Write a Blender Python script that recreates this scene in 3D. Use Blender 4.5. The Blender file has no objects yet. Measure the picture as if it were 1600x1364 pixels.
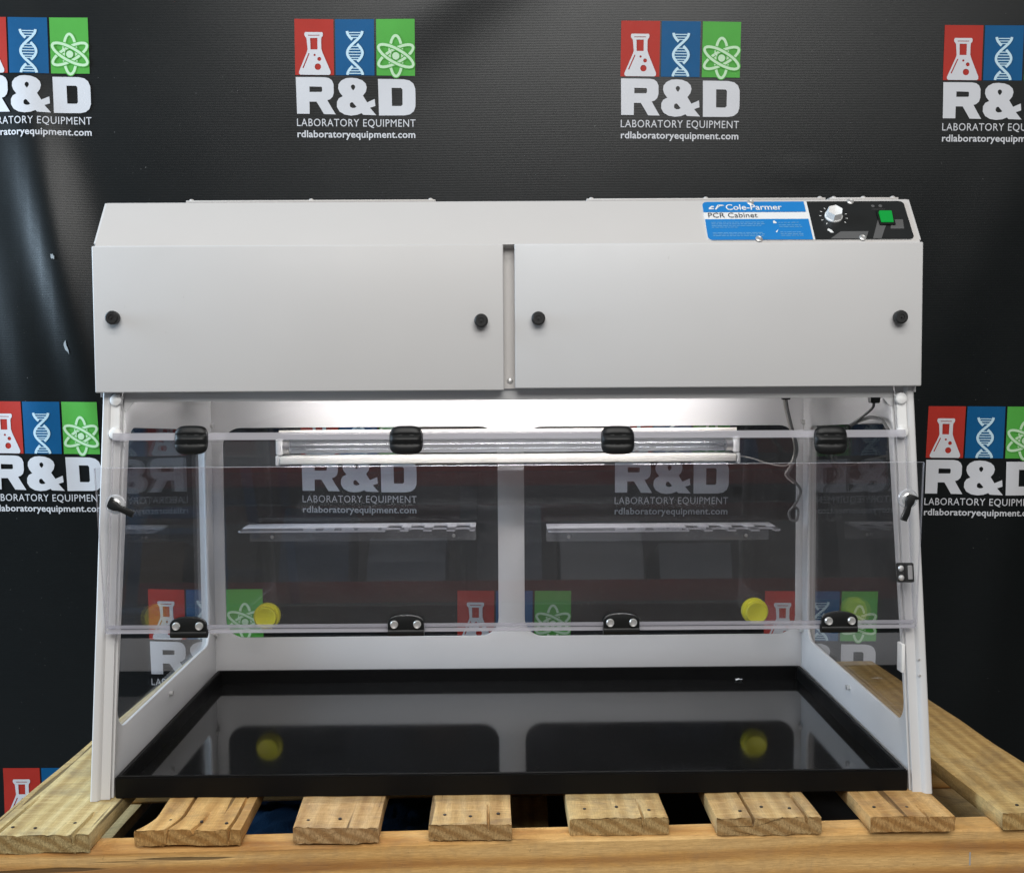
import bpy, bmesh, math, random
from mathutils import Vector, Matrix, noise
random.seed(7)
SC = bpy.context.scene
COL = SC.collection

# ------------------------------------------------------------------ camera
def camera():
    cx, cy, cz, p, w, r = -0.0098, -1.27, 0.4831, 0.0543, 0.0092, 0.0062
    fwd = Vector((math.sin(w)*math.cos(p), math.cos(w)*math.cos(p), -math.sin(p)))
    right = Vector((math.cos(w), -math.sin(w), 0)); down = fwd.cross(right)
    rr = math.cos(r)*right + math.sin(r)*down; dd = -math.sin(r)*right + math.cos(r)*down
    M = Matrix(((rr.x, -dd.x, -fwd.x, cx), (rr.y, -dd.y, -fwd.y, cy), (rr.z, -dd.z, -fwd.z, cz), (0, 0, 0, 1)))
    cd = bpy.data.cameras.new('camera'); co = bpy.data.objects.new('camera', cd); COL.objects.link(co)
    co.matrix_world = M
    cd.sensor_width = 36; cd.lens = 36*1750/1600; cd.clip_start = .02; cd.clip_end = 60
    SC.camera = co
camera()

# ------------------------------------------------------------------ light
W = bpy.data.worlds.new('World'); SC.world = W; W.use_nodes = True
bg = W.node_tree.nodes['Background']; bg.inputs[0].default_value = (.93, .97, 1.0, 1); bg.inputs[1].default_value = .105
def area(name, loc, target, size, energy, col):
    l = bpy.data.lights.new(name, 'AREA'); l.shape = 'RECTANGLE'; l.size, l.size_y = size; l.energy = energy; l.color = col
    o = bpy.data.objects.new(name, l); COL.objects.link(o); o.location = loc
    o.rotation_euler = (Vector(target)-Vector(loc)).to_track_quat('-Z', 'Y').to_euler()
    return o
area('front_light', (.25, -2.75, 2.15), (0, 0, .35), (3.0, 1.1), 80, (1, .985, .96))
area('ceiling_light', (-.2, -1.9, 3.0), (-.2, -1.9, 0), (2.4, .7), 46, (1, .985, .955))
area('doorway_light', (-2.9, .05, 1.35), (-.7, .8, .6), (.7, 2.0), 125, (.62, .81, 1))
SC.view_settings.view_transform = 'Standard'; SC.view_settings.look = 'None'
SC.view_settings.exposure = 0; SC.view_settings.gamma = 1; SC.view_settings.use_curve_mapping = False
SC.cycles.sample_clamp_indirect = 4; SC.cycles.transparent_max_bounces = 40; SC.cycles.max_bounces = 14; SC.cycles.glossy_bounces = 6

# ------------------------------------------------------------------ materials
class NT:
    def __init__(s, name):
        s.m = bpy.data.materials.new(name); s.m.use_nodes = True; s.t = s.m.node_tree; s.t.nodes.clear()
        s.out = s.n('ShaderNodeOutputMaterial')
    def n(s, typ, **kw):
        nd = s.t.nodes.new(typ)
        for k, v in kw.items():
            if k.startswith('i_'):
                key = k[2:]; key = int(key) if key.isdigit() else key.replace('__', ' ')
                nd.inputs[key].default_value = v
            else: setattr(nd, k, v)
        return nd
    def l(s, a, b): s.t.links.new(a, b)
    def ramp(s, fac, stops):
        r = s.n('ShaderNodeValToRGB'); e = r.color_ramp.elements
        while len(e) < len(stops): e.new(.5)
        for x, (p, c) in zip(e, stops): x.position = p; x.color = (*c, 1) if len(c) == 3 else c
        s.l(fac, r.inputs[0]); return r.outputs[0]
    def mth(s, op, a, b=None, clamp=False):
        m = s.n('ShaderNodeMath', operation=op, use_clamp=clamp)
        for i, q in enumerate((a, b)):
            if q is None: continue
            if isinstance(q, (int, float)): m.inputs[i].default_value = q
            else: s.l(q, m.inputs[i])
        return m.outputs[0]
    def mixc(s, f, a, b, bt='MIX'):
        m = s.n('ShaderNodeMix', data_type='RGBA', blend_type=bt)
        for i, q in ((0, f), (6, a), (7, b)):
            if isinstance(q, (int, float)): m.inputs[i].default_value = q
            elif isinstance(q, tuple): m.inputs[i].default_value = (*q, 1)
            else: s.l(q, m.inputs[i])
        return m.outputs[2]
    def obj(s, scale=(1, 1, 1), rnd=False):
        tc = s.n('ShaderNodeTexCoord'); mp = s.n('ShaderNodeMapping'); mp.inputs['Scale'].default_value = scale
        s.l(tc.outputs['Object'], mp.inputs[0])
        if rnd:
            oi = s.n('ShaderNodeObjectInfo'); v = s.n('ShaderNodeVectorMath', operation='SCALE'); v.inputs[0].default_value = (37, 53, 71)
            s.l(oi.outputs['Random'], v.inputs['Scale']); s.l(v.outputs[0], mp.inputs['Location']); s.rand = oi.outputs['Random']
        return mp.outputs[0]
    def noise(s, vec, sc, det=4, rough=.55, dist=0):
        n = s.n('ShaderNodeTexNoise'); n.inputs['Scale'].default_value = sc; n.inputs['Detail'].default_value = det
        n.inputs['Roughness'].default_value = rough; n.inputs['Distortion'].default_value = dist
        s.l(vec, n.inputs['Vector']); return n.outputs[0]
    def bump(s, h, strength, dist=.001):
        b = s.n('ShaderNodeBump'); b.inputs['Strength'].default_value = strength; b.inputs['Distance'].default_value = dist
        s.l(h, b.inputs['Height']); return b.outputs[0]
    def pbr(s, col, rough, metal=0, spec=.5, normal=None, **kw):
        b = s.n('ShaderNodeBsdfPrincipled')
        for k, q in (('Base Color', col), ('Roughness', rough), ('Metallic', metal), ('Specular IOR Level', spec)):
            if isinstance(q, (int, float)): b.inputs[k].default_value = q
            elif isinstance(q, tuple): b.inputs[k].default_value = (*q, 1)
            else: s.l(q, b.inputs[k])
        for k, q in kw.items(): b.inputs[k.replace('__', ' ')].default_value = q
        if normal: s.l(normal, b.inputs['Normal'])
        s.l(b.outputs[0], s.out.inputs[0]); return b

M = {}
def plain(name, col, rough=.5, metal=0, spec=.5, bump=0, bsc=300, vary=.06, vsc=9):
    t = NT(name); v = t.obj()
    n = t.noise(v, vsc, 5)
    c = t.mixc(n, tuple(x*(1-vary) for x in col), tuple(min(1, x*(1+vary)) for x in col))
    n2 = t.noise(v, vsc*4, 4)
    r = t.mth('ADD', t.mth('MULTIPLY', n2, .16), rough-.08)
    nm = t.bump(t.noise(v, bsc, 2), bump, .0005) if bump else None
    t.pbr(c, r, metal, spec, nm); M[name] = t.m; return t.m
def mk_paint(name, col):
    t = NT(name); v = t.obj()
    c = t.mixc(t.noise(v, 5, 6, .6), tuple(x*.965 for x in col), tuple(x*1.02 for x in col))
    mk = t.ramp(t.noise(t.obj((1, 1, .5)), 95, 3, .6), [(.735, (0, 0, 0)), (.765, (1, 1, 1))]); gate = t.ramp(t.noise(v, 7, 2), [(.50, (0, 0, 0)), (.62, (1, 1, 1))])
    c = t.mixc(t.mth('MULTIPLY', t.mth('MULTIPLY', mk, gate), .30), c, (.22, .21, .19))
    r = t.mth('ADD', t.mth('MULTIPLY', t.noise(v, 16, 6, .7), .30), .26)
    h = t.mth('ADD', t.mth('MULTIPLY', t.noise(v, 800, 2), .05), t.noise(v, 7, 2))
    t.pbr(c, r, 0, .45, t.bump(h, .35, .002)); M[name] = t.m
mk_paint('paint', (.575, .572, .57)); mk_paint('paint_warm', (.56, .54, .522))
plain('white_plastic', (.76, .76, .75), .4, 0, .5, 0)
plain('grey_gasket', (.36, .35, .34), .6)
plain('black_plastic', (.007, .0075, .0075), .42, 0, .32, .2, 900)
plain('rim_black', (.004, .004, .004), .45, 0, .16)
plain('black_knob', (.012, .012, .012), .5, 0, .4, .2, 900)
plain('chrome', (.74, .73, .71), .32, .7)
plain('aluminium', (.78, .78, .78), .28, 1, .5, 0)
plain('cream', (.84, .81, .74), .4)
plain('reflector_white', (.66, .66, .67), .45)
plain('yellow_plastic', (.66, .61, .012), .45, 0, .5, 0)
plain('cable_grey', (.10, .10, .10), .5)
plain('cable_light', (.42, .40, .37), .5)
plain('label_blue', (.008, .19, .52), .4, 0, .5)
plain('label_black', (.012, .013, .013), .35)
plain('label_grey', (.10, .10, .10), .4)
plain('label_white', (.74, .75, .75), .5)
plain('label_pale', (.16, .40, .66), .5)
plain('label_dark', (.06, .06, .065), .5)
plain('print_white', (.60, .60, .62), .5, 0, .4, 0, 300, .05, 30)
plain('print_red', (.40, .030, .020), .5, 0, .18, 0, 300, .08, 30)
plain('print_blue', (.003, .085, .22), .5, 0, .18, 0, 300, .08, 30)
plain('print_green', (.080, .36, .055), .5, 0, .18, 0, 300, .08, 30)
plain('print_paleblue', (.50, .68, .76), .5, 0, .4)
plain('print_palegreen', (.50, .70, .46), .5, 0, .4)
plain('scuff', (.26, .28, .29), .7)
plain('steel_nail', (.035, .028, .024), .6, .3)
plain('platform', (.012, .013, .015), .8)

def mk_tray():
    t = NT('tray_black'); v = t.obj()
    n = t.noise(v, 14, 6, .6)
    sp = t.ramp(t.noise(v, 520, 2), [(.68, (0, 0, 0)), (.76, (.16, .16, .16))])
    c = t.mixc(1.0, (.006, .006, .006), sp, 'ADD')
    r = t.mth('ADD', t.mth('MULTIPLY', n, .07), .035)
    t.pbr(c, r, 0, .55, t.bump(t.noise(v, 160, 2), .012, .001)); M['tray_black'] = t.m
mk_tray()

def mk_acrylic(name, tint, haze, f0=.042, rough=.012):
    t = NT(name); g = t.n('ShaderNodeNewGeometry')
    d = t.n('ShaderNodeVectorMath', operation='DOT_PRODUCT'); t.l(g.outputs['Normal'], d.inputs[0]); t.l(g.outputs['Incoming'], d.inputs[1])
    a = t.mth('ABSOLUTE', d.outputs['Value']); q = t.mth('SUBTRACT', 1.0, a, True); q5 = t.mth('POWER', q, 5.0)
    F = t.mth('ADD', t.mth('MULTIPLY', q5, 1-f0), f0)
    tr = t.n('ShaderNodeBsdfTransparent'); tr.inputs[0].default_value = (*tint, 1)
    gl = t.n('ShaderNodeBsdfGlossy'); gl.inputs['Roughness'].default_value = rough
    df = t.n('ShaderNodeBsdfDiffuse'); df.inputs[0].default_value = (.75, .75, .78, 1)
    v = t.obj(); sm = t.noise(v, 9, 6, .65, .6); dots = t.noise(v, 420, 2)
    hz = t.mth('ADD', t.mth('MULTIPLY', sm, haze), t.mth('MULTIPLY', t.mth('GREATER_THAN', dots, .73), .10))
    m0 = t.n('ShaderNodeMixShader'); t.l(hz, m0.inputs[0]); t.l(tr.outputs[0], m0.inputs[1]); t.l(df.outputs[0], m0.inputs[2])
    m1 = t.n('ShaderNodeMixShader'); t.l(F, m1.inputs[0]); t.l(m0.outputs[0], m1.inputs[1]); t.l(gl.outputs[0], m1.inputs[2])
    t.l(m1.outputs[0], t.out.inputs[0]); M[name] = t.m
mk_acrylic('acrylic', (.98, .98, .985), .009, .050)
mk_acrylic('window_acrylic', (.97, .97, .98), .004)
mk_acrylic('tube_glass', (.95, .96, .97), .05, .06, .22)
mk_acrylic('smoked', (.62, .62, .64), .34, .05)
mk_acrylic('knob_clear', (.80, .83, .83), .8, .10)
def mk_edge():
    t = NT('acrylic_edge')
    tr = t.n('ShaderNodeBsdfTransparent'); tr.inputs[0].default_value = (.9, .9, .93, 1)
    b = t.n('ShaderNodeBsdfPrincipled'); b.inputs['Base Color'].default_value = (.60, .59, .62, 1); b.inputs['Roughness'].default_value = .25
    m = t.n('ShaderNodeMixShader'); m.inputs[0].default_value = .42
    t.l(tr.outputs[0], m.inputs[1]); t.l(b.outputs[0], m.inputs[2]); t.l(m.outputs[0], t.out.inputs[0]); M['acrylic_edge'] = t.m
mk_edge()
def mk_emit(name, col, st):
    t = NT(name); e = t.n('ShaderNodeEmission'); e.inputs[0].default_value = (*col, 1); e.inputs[1].default_value = st
    t.l(e.outputs[0], t.out.inputs[0]); M[name] = t.m
mk_emit('lamp_glow', (1, .97, .985), 36)
def mk_switch():
    t = NT('green_switch'); b = t.pbr((.004, .10, .022), .15); b.inputs['Emission Color'].default_value = (.005, .42, .05, 1); b.inputs['Emission Strength'].default_value = .55
    M['green_switch'] = t.m
mk_switch()

def mk_wood(name, axis, cols, dirt=.5):
    """grain runs along axis (0 = x, 1 = y)"""
    t = NT(name)
    sc = [1, 1, 1]; sc[axis] = .07
    v = t.obj(tuple(sc), True)
    v0 = t.obj((1, 1, 1), True)
    big = t.noise(v, 22, 3, .5, 1.2)
    wv = t.n('ShaderNodeTexWave', wave_type='BANDS', bands_direction='X' if axis else 'Z'); wv.inputs['Scale'].default_value = 15 if axis else 11
    wv.inputs['Distortion'].default_value = 7; wv.inputs['Detail'].default_value = 3; wv.inputs['Detail Scale'].default_value = 1.2
    t.l(v, wv.inputs['Vector'])
    fine = t.noise(v, 260, 4, .7)
    wg = .20 if axis else .34
    f = t.mth('ADD', t.mth('MULTIPLY', wv.outputs['Fac'], wg), t.mth('MULTIPLY', big, 1-wg))
    c = t.ramp(f, [(.30, cols[0]), (.5, cols[1]), (.68, cols[2])])
    c = t.mixc(t.mth('MULTIPLY', fine, .45), c, tuple(x*.55 for x in cols[0]), 'MIX')
    fib = t.ramp(t.noise(v, 900, 3, .8), [(.42, (1, 1, 1)), (.60, (0, 0, 0))]); c = t.mixc(t.mth('MULTIPLY', fib, .30), c, tuple(x*.6 for x in cols[0]))
    if axis:
        sw_ = t.noise(t.obj((.10, 1, 1), True), 330, 3, .7)
        c = t.mixc(t.mth('MULTIPLY', t.ramp(sw_, [(.48, (0, 0, 0)), (.66, (1, 1, 1))]), .22), c, tuple(min(1, x*1.2) for x in cols[2]))
    bl = t.ramp(t.noise(v0, 240, 3, .8), [(.66, (0, 0, 0)), (.74, (1, 1, 1))]); c = t.mixc(t.mth('MULTIPLY', bl, .5), c, (.10, .06, .03))
    st = t.ramp(t.noise(v0, 17, 7, .75, .8), [(.47, (0, 0, 0)), (.70, (1, 1, 1))])
    c = t.mixc(t.mth('MULTIPLY', st, dirt), c, (.20, .155, .11))
    ck = t.ramp(t.noise(t.obj((1, .035, 1) if axis else (.035, 1, 1), True), 75, 2, .5), [(.30, (1, 1, 1)), (.335, (0, 0, 0))])
    c = t.mixc(t.mth('MULTIPLY', ck, .75), c, (.07, .045, .025))
    oi = t.n('ShaderNodeObjectInfo'); c = t.mixc(1.0, c, oi.outputs['Color'], 'MULTIPLY')
    h = t.mth('ADD', t.mth('MULTIPLY', fine, .7), t.mth('MULTIPLY', wv.outputs['Fac'], .12))
    h = t.mth('SUBTRACT', h, ck)
    t.pbr(c, .82, 0, .18, t.bump(h, .6, .0016)); M[name] = t.m
mk_wood('wood_deck', 1, ((.44, .28, .115), (.66, .47, .21), (.82, .64, .34)), .62)
mk_wood('wood_stringer', 0, ((.44, .205, .06), (.76, .44, .15), (.86, .56, .23)), .30)
def mk_end():
    t = NT('wood_end'); v = t.obj((1, 1, 1), True)
    wv = t.n('ShaderNodeTexWave', wave_type='RINGS', rings_direction='Y'); wv.inputs['Scale'].default_value = 26; wv.inputs['Distortion'].default_value = 3
    wv.inputs['Detail'].default_value = 2; t.l(v, wv.inputs['Vector'])
    fz = t.noise(t.obj((1, 1, .35), True), 520, 4, .85)
    c = t.ramp(wv.outputs['Fac'], [(.15, (.50, .31, .125)), (.8, (.70, .50, .24))])
    c = t.mixc(t.ramp(fz, [(.40, (0, 0, 0)), (.66, (.75, .75, .75))]), c, (.24, .15, .065))
    oi = t.n('ShaderNodeObjectInfo'); c = t.mixc(1.0, c, oi.outputs['Color'], 'MULTIPLY')
    t.pbr(c, .9, 0, .1, t.bump(fz, .9, .003)); M['wood_end'] = t.m
mk_end()
def mk_vinyl():
    t = NT('banner_vinyl'); v = t.obj()
    weave = t.n('ShaderNodeTexWave', wave_type='BANDS', bands_direction='Z'); weave.inputs['Scale'].default_value = 75; weave.inputs['Distortion'].default_value = .6
    t.l(v, weave.inputs['Vector'])
    vs = t.obj((.25, 1, 1)); thr = t.noise(vs, 420, 3, .7)
    c = t.ramp(t.noise(v, 3.5, 5), [(.3, (.0022, .0036, .0040)), (.7, (.0042, .0054, .0056))])
    c = t.mixc(t.mth('MULTIPLY', thr, .45), c, (.009, .0105, .0107))
    d1 = t.mth('GREATER_THAN', t.noise(v, 210, 2), .765); d2 = t.mth('GREATER_THAN', t.noise(v, 5, 3), .52)
    sp = t.mth('MULTIPLY', d1, d2)
    c = t.mixc(t.mth('MULTIPLY', sp, .5), c, (.24, .24, .23))
    r = t.mth('ADD', t.mth('MULTIPLY', t.noise(v, 6, 4), .12), .27)
    h = t.mth('ADD', t.mth('MULTIPLY', weave.outputs['Fac'], .5), thr)
    t.pbr(c, r, 0, .34, t.bump(h, .09, .0008)); M['banner_vinyl'] = t.m
mk_vinyl()
def mk_blanket():
    t = NT('blue_quilt'); v = t.obj()
    n = t.noise(v, 60, 5)
    c = t.mixc(n, (.004, .022, .06), (.008, .05, .12)); t.pbr(c, .85, 0, .2, t.bump(t.noise(v, 500, 3), .6, .002)); M['blue_quilt'] = t.m
mk_blanket()
def mk_concrete():
    t = NT('concrete'); v = t.obj(); n = t.noise(v, 3, 8, .65)
    t.pbr(t.ramp(n, [(.3, (.10, .10, .10)), (.7, (.19, .185, .18))]), .75, 0, .3, t.bump(t.noise(v, 60, 5), .3, .003)); M['concrete'] = t.m
mk_concrete()

# ------------------------------------------------------------------ builders
def link(name, me, parent=None, smooth=False, **props):
    o = bpy.data.objects.new(name, me); COL.objects.link(o)
    if parent: o.parent = parent
    for k, v in props.items(): o[k] = v
    if smooth and me:
        me.polygons.foreach_set('use_smooth', [True]*len(me.polygons))
        try: me.set_sharp_from_angle(angle=math.radians(35))
        except Exception: pass
    return o
def empty(name, **props): return link(name, None, None, **props)
def fin(name, bm, mats, parent=None, smooth=True, **props):
    bmesh.ops.recalc_face_normals(bm, faces=bm.faces[:])
    me = bpy.data.meshes.new(name); bm.to_mesh(me); bm.free()
    for m in ([mats] if isinstance(mats, str) else mats): me.materials.append(M[m])
    return link(name, me, parent, smooth, **props)
def nb(): return bmesh.new()
def box(bm, x0, x1, y0, y1, z0, z1, bev=0, seg=2, mi=0):
    vs = bmesh.ops.create_cube(bm, size=1)['verts']
    for v in vs: v.co = Vector((x0+(v.co.x+.5)*(x1-x0), y0+(v.co.y+.5)*(y1-y0), z0+(v.co.z+.5)*(z1-z0)))
    fs = {f for v in vs for f in v.link_faces}
    for f in fs: f.material_index = mi
    if bev:
        es = list({e for v in vs for e in v.link_edges})
        r = bmesh.ops.bevel(bm, geom=es, offset=bev, segments=seg, affect='EDGES', profile=.5, clamp_overlap=True)
        for f in r['faces']: f.material_index = mi
def cyl(bm, p0, p1, r0, r1=None, n=24, mi=0, caps=True):
    r1 = r0 if r1 is None else r1; p0 = Vector(p0); p1 = Vector(p1); d = (p1-p0).normalized()
    a = d.orthogonal().normalized(); b = d.cross(a)
    A = [bm.verts.new(p0+(a*math.cos(t)+b*math.sin(t))*r0) for t in [2*math.pi*i/n for i in range(n)]]
    B = [bm.verts.new(p1+(a*math.cos(t)+b*math.sin(t))*r1) for t in [2*math.pi*i/n for i in range(n)]]
    fs = [bm.faces.new((A[i], A[(i+1) % n], B[(i+1) % n], B[i])) for i in range(n)]
    if caps: fs += [bm.faces.new(A[::-1]), bm.faces.new(B)]
    for f in fs: f.material_index = mi
def lathe(bm, c, d, prof, n=28, mi=0):
    """prof: list of (distance along d, radius)"""
    c = Vector(c); d = Vector(d).normalized(); a = d.orthogonal().normalized(); b = d.cross(a); rings = []
    for h, r in prof:
        if r < 1e-6: rings.append([bm.verts.new(c+d*h)])
        else: rings.append([bm.verts.new(c+d*h+(a*math.cos(t)+b*math.sin(t))*r) for t in [2*math.pi*i/n for i in range(n)]])
    for p, q in zip(rings, rings[1:]):
        for i in range(n):
            j = (i+1) % n
            if len(p) == 1 and len(q) == 1: continue
            if len(p) == 1: f = bm.faces.new((p[0], q[j], q[i]))
            elif len(q) == 1: f = bm.faces.new((p[i], p[j], q[0]))
            else: f = bm.faces.new((p[i], p[j], q[j], q[i]))
            f.material_index = mi
def spline(pts, k=8):
    P = [Vector(p) for p in pts]; P = [P[0]*2-P[1]] + P + [P[-1]*2-P[-2]]; out = []
    for i in range(1, len(P)-2):
        a, b, c, d = P[i-1:i+3]
        for s in range(k):
            t = s/k
            out.append(.5*((2*b)+(c-a)*t+(2*a-5*b+4*c-d)*t*t+(3*b-a-3*c+d)*t**3))
    out.append(P[-2]); return out
def tube(bm, pts, r, n=8, k=8):
    pts = spline(pts, k); rings = []; up = Vector((.3, .2, 1)).normalized()
    for i, p in enumerate(pts):
        t = (pts[min(i+1, len(pts)-1)]-pts[max(i-1, 0)]).normalized()
        a = (up - t*up.dot(t)).normalized(); b = t.cross(a)
        rings.append([bm.verts.new(p+(a*math.cos(q)+b*math.sin(q))*r) for q in [2*math.pi*j/n for j in range(n)]])
    for A, B in zip(rings, rings[1:]):
        for i in range(n): bm.faces.new((A[i], A[(i+1) % n], B[(i+1) % n], B[i]))
    bm.faces.new(rings[0]); bm.faces.new(rings[-1][::-1])
def rrect(x0, x1, y0, y1, r, n=7):
    out = []
    for cx, cy, a0 in ((x1-r, y1-r, 0), (x0+r, y1-r, 90), (x0+r, y0+r, 180), (x1-r, y0+r, 270)):
        for i in range(n+1):
            a = math.radians(a0+90*i/n); out.append((cx+r*math.cos(a), cy+r*math.sin(a)))
    return out
def circle(cx, cy, r, n=16): return [(cx+r*math.cos(2*math.pi*i/n), cy+r*math.sin(2*math.pi*i/n)) for i in range(n)]
def flat(loops, ext=0.0, bev=0.0):
    """filled outline with holes (even-odd), thickness 2*ext; returns a mesh in local xy"""
    cu = bpy.data.curves.new('outline', 'CURVE'); cu.dimensions = '2D'; cu.fill_mode = 'BOTH'; cu.extrude = ext
    if bev: cu.bevel_depth = bev; cu.bevel_resolution = 1; cu.offset = -bev
    for L in loops:
        s = cu.splines.new('POLY'); s.points.add(len(L)-1); s.use_cyclic_u = True
        for p, q in zip(s.points, L): p.co = (q[0], q[1], 0, 1)
    o = bpy.data.objects.new('outline', cu); COL.objects.link(o)
    me = bpy.data.meshes.new_from_object(o); bpy.data.objects.remove(o); bpy.data.curves.remove(cu)
    return me
def text_mesh(s, offset=0., shear=0., spacing=1.):
    cu = bpy.data.curves.new('text', 'FONT'); cu.body = s; cu.offset = offset; cu.shear = shear; cu.space_character = spacing; cu.resolution_u = 3
    o = bpy.data.objects.new('text', cu); COL.objects.link(o); bpy.context.view_layer.update()
    me = bpy.data.meshes.new_from_object(o); bpy.data.objects.remove(o); bpy.data.curves.remove(cu)
    return me
def fit_box(me, x0, x1, y0, y1):
    xs = [v.co.x for v in me.vertices]; ys = [v.co.y for v in me.vertices]
    a, b, c, d = min(xs), max(xs), min(ys), max(ys)
    for v in me.vertices: v.co.x = x0+(v.co.x-a)/(b-a)*(x1-x0); v.co.y = y0+(v.co.y-c)/(d-c)*(y1-y0)
    return me
def add_mesh(bm, me, fn, mi=0, maxlen=0):
    if maxlen:
        b2 = bmesh.new(); b2.from_mesh(me); bmesh.ops.triangulate(b2, faces=b2.faces[:])
        for _ in range(4):
            es = [e for e in b2.edges if e.calc_length() > maxlen]
            if not es: break
            bmesh.ops.subdivide_edges(b2, edges=es, cuts=1); bmesh.ops.triangulate(b2, faces=b2.faces[:])
        b2.to_mesh(me); b2.free()
    vs = [bm.verts.new(fn(v.co)) for v in me.vertices]
    for p in me.polygons:
        try: f = bm.faces.new([vs[i] for i in p.vertices]); f.material_index = mi
        except ValueError: pass
    bpy.data.meshes.remove(me)
def plateY(name, loops, y, t, mat, parent, bev=.0006, **kw):
    """plate lying in xz, front face at y, thickness t towards +y"""
    bm = nb(); add_mesh(bm, flat(loops, t/2-bev, bev), lambda c: Vector((c.x, y+t/2-c.z, c.y)))
    bmesh.ops.remove_doubles(bm, verts=bm.verts[:], dist=1e-6)
    return fin(name, bm, mat, parent, **kw)

# ------------------------------------------------------------------ setting
bm = nb(); box(bm, -6, 6, -5, 6, -.64, -.60); fin('floor', bm, 'concrete', smooth=False, kind='structure')
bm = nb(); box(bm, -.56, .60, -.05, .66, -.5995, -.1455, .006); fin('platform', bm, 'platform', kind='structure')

# ------------------------------------------------------------------ banner
TH = math.radians(-.66)
def ridge(x, z, x0, z0, x1, z1, sig, amp, zc, zs):
    t = (z-z0)/(z1-z0); xc = x0+(x1-x0)*t
    d = (x-xc)/sig
    return amp*math.exp(-d*d/2)*math.exp(-((z-zc)/zs)**2)
def relief(x, z):
    x, z = (x+.0018)/.8143, (z-.0897)/.8143     # pattern drawn at 1:1.23
    return .8143*relief_full(x, z)
def relief_full(x, z):
    h = .006*math.sin(2.1*x+.8+.5*z)+.005*math.sin(3.7*z-1.1*x)+.003*math.sin(6.3*x-2.2*z+2)
    h += .004*noise.noise(Vector((x*1.6, z*1.3, 3.1)))
    h += ridge(x, z, -.995, 1.02, -.885, .45, .043, .0355, .66, .36)
    h += ridge(x, z, -1.06, .80, -1.0, .40, .04, .016, .55, .30)
    h += ridge(x, z, 1.06, .83, .98, .62, .06, .0035, .70, .30)
    h += ridge(x, z, 1.10, .20, 1.06, -.2, .06, .02, .0, .4)
    h += ridge(x, z, -.62, .2, -.80, -.3, .06, .012, -.1, .4)
    h += ridge(x, z, .10, 1.45, -.25, 1.15, .09, .012, 1.35, .2)
    h += ridge(x, z, .62, .905, .66, .90, 9, .0013, .905, .012)*math.exp(-((x-.63)/.06)**2)
    return h
def ban(u, w, lift=0.):
    """banner coordinates: u to the right, w down from the first row's top"""
    x = u*math.cos(TH) + w*math.sin(TH); z = 1.0828 - w*math.cos(TH) + u*math.sin(TH)
    y = .66 + .062*max(-.4, min(1.35, w)) - relief(x, z)
    return Vector((x, y-lift, z))
bm = nb(); NX, NZ = 150, 110
g = [[bm.verts.new(ban(-1.45+2.9*i/NX, -.42+2.09*j/NZ)) for i in range(NX+1)] for j in range(NZ+1)]
for j in range(NZ):
    for i in range(NX): bm.faces.new((g[j][i], g[j+1][i], g[j+1][i+1], g[j][i+1]))
banner = fin('backdrop_banner', bm, 'banner_vinyl', label='black vinyl backdrop banner printed with rows of laboratory logos behind the cabinet', category='banner')

S_ = .2036/1167
def strip(bm, pts, wd, lift, u0, w0, mi=0, closed=False):
    n = len(pts); L = []; Rr = []
    for i, p in enumerate(pts):
        a = pts[(i-1) % n] if (closed or i) else p; b = pts[(i+1) % n] if (closed or i < n-1) else p
        t = Vector((b[0]-a[0], b[1]-a[1])).normalized(); nx, ny = -t.y*wd/2, t.x*wd/2
        L.append(bm.verts.new(ban(u0+(p[0]+nx-145)*S_, w0+(p[1]+ny-108)*S_, lift)))
        Rr.append(bm.verts.new(ban(u0+(p[0]-nx-145)*S_, w0+(p[1]-ny-108)*S_, lift)))
    for i in range(n if closed else n-1):
        j = (i+1) % n; bm.faces.new((L[i], L[j], Rr[j], Rr[i])).material_index = mi
def tile(x0, x1, y0, y1, lift, u0, w0):
    bm = nb(); nx, ny = 8, 10
    g = [[bm.verts.new(ban(u0+(x0+(x1-x0)*i/nx-145)*S_, w0+(y0+(y1-y0)*j/ny-108)*S_, lift)) for i in range(nx+1)] for j in range(ny+1)]
    for j in range(ny):
        for i in range(nx): bm.faces.new((g[j][i], g[j+1][i], g[j+1][i+1], g[j][i+1]))
    return bm
R_OUT = [(148, 655), (300, 655), (430, 656), (470, 663), (500, 685), (515, 720), (516, 800), (505, 838), (480, 862), (452, 872), (492, 940), (532, 1005), (418, 1003), (380, 940), (346, 886), (278, 886), (278, 1001), (155, 1001), (152, 830)]
R_IN = [(280, 743), (395, 745), (403, 752), (403, 785), (395, 794), (280, 795)]
A_OUT = [(690, 659), (745, 664), (795, 682), (828, 712), (838, 748), (828, 790), (800, 826), (840, 889), (914, 856), (920, 922), (868, 940), (928, 1010), (800, 1006), (784, 990), (740, 1008), (680, 1015), (620, 1006), (570, 978), (545, 935), (546, 885), (566, 852), (603, 833), (574, 798), (560, 760), (564, 720), (590, 687), (636, 664)]
A_I1 = [(705, 721), (722, 731), (726, 748), (718, 764), (706, 778), (692, 764), (684, 746), (688, 730)]
A_I2 = [(688, 888), (700, 890), (736, 932), (718, 942), (694, 943), (674, 932), (670, 915), (674, 898)]
D_OUT = [(948, 668), (1080, 668), (1200, 669), (1255, 680), (1292, 708), (1311, 755), (1313, 840), (1312, 925), (1296, 970), (1258, 1000), (1205, 1010), (1080, 1011), (955, 1012), (952, 840)]
D_IN = [(1080, 750), (1172, 750), (1186, 765), (1186, 908), (1172, 921), (1083, 921)]
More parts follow.
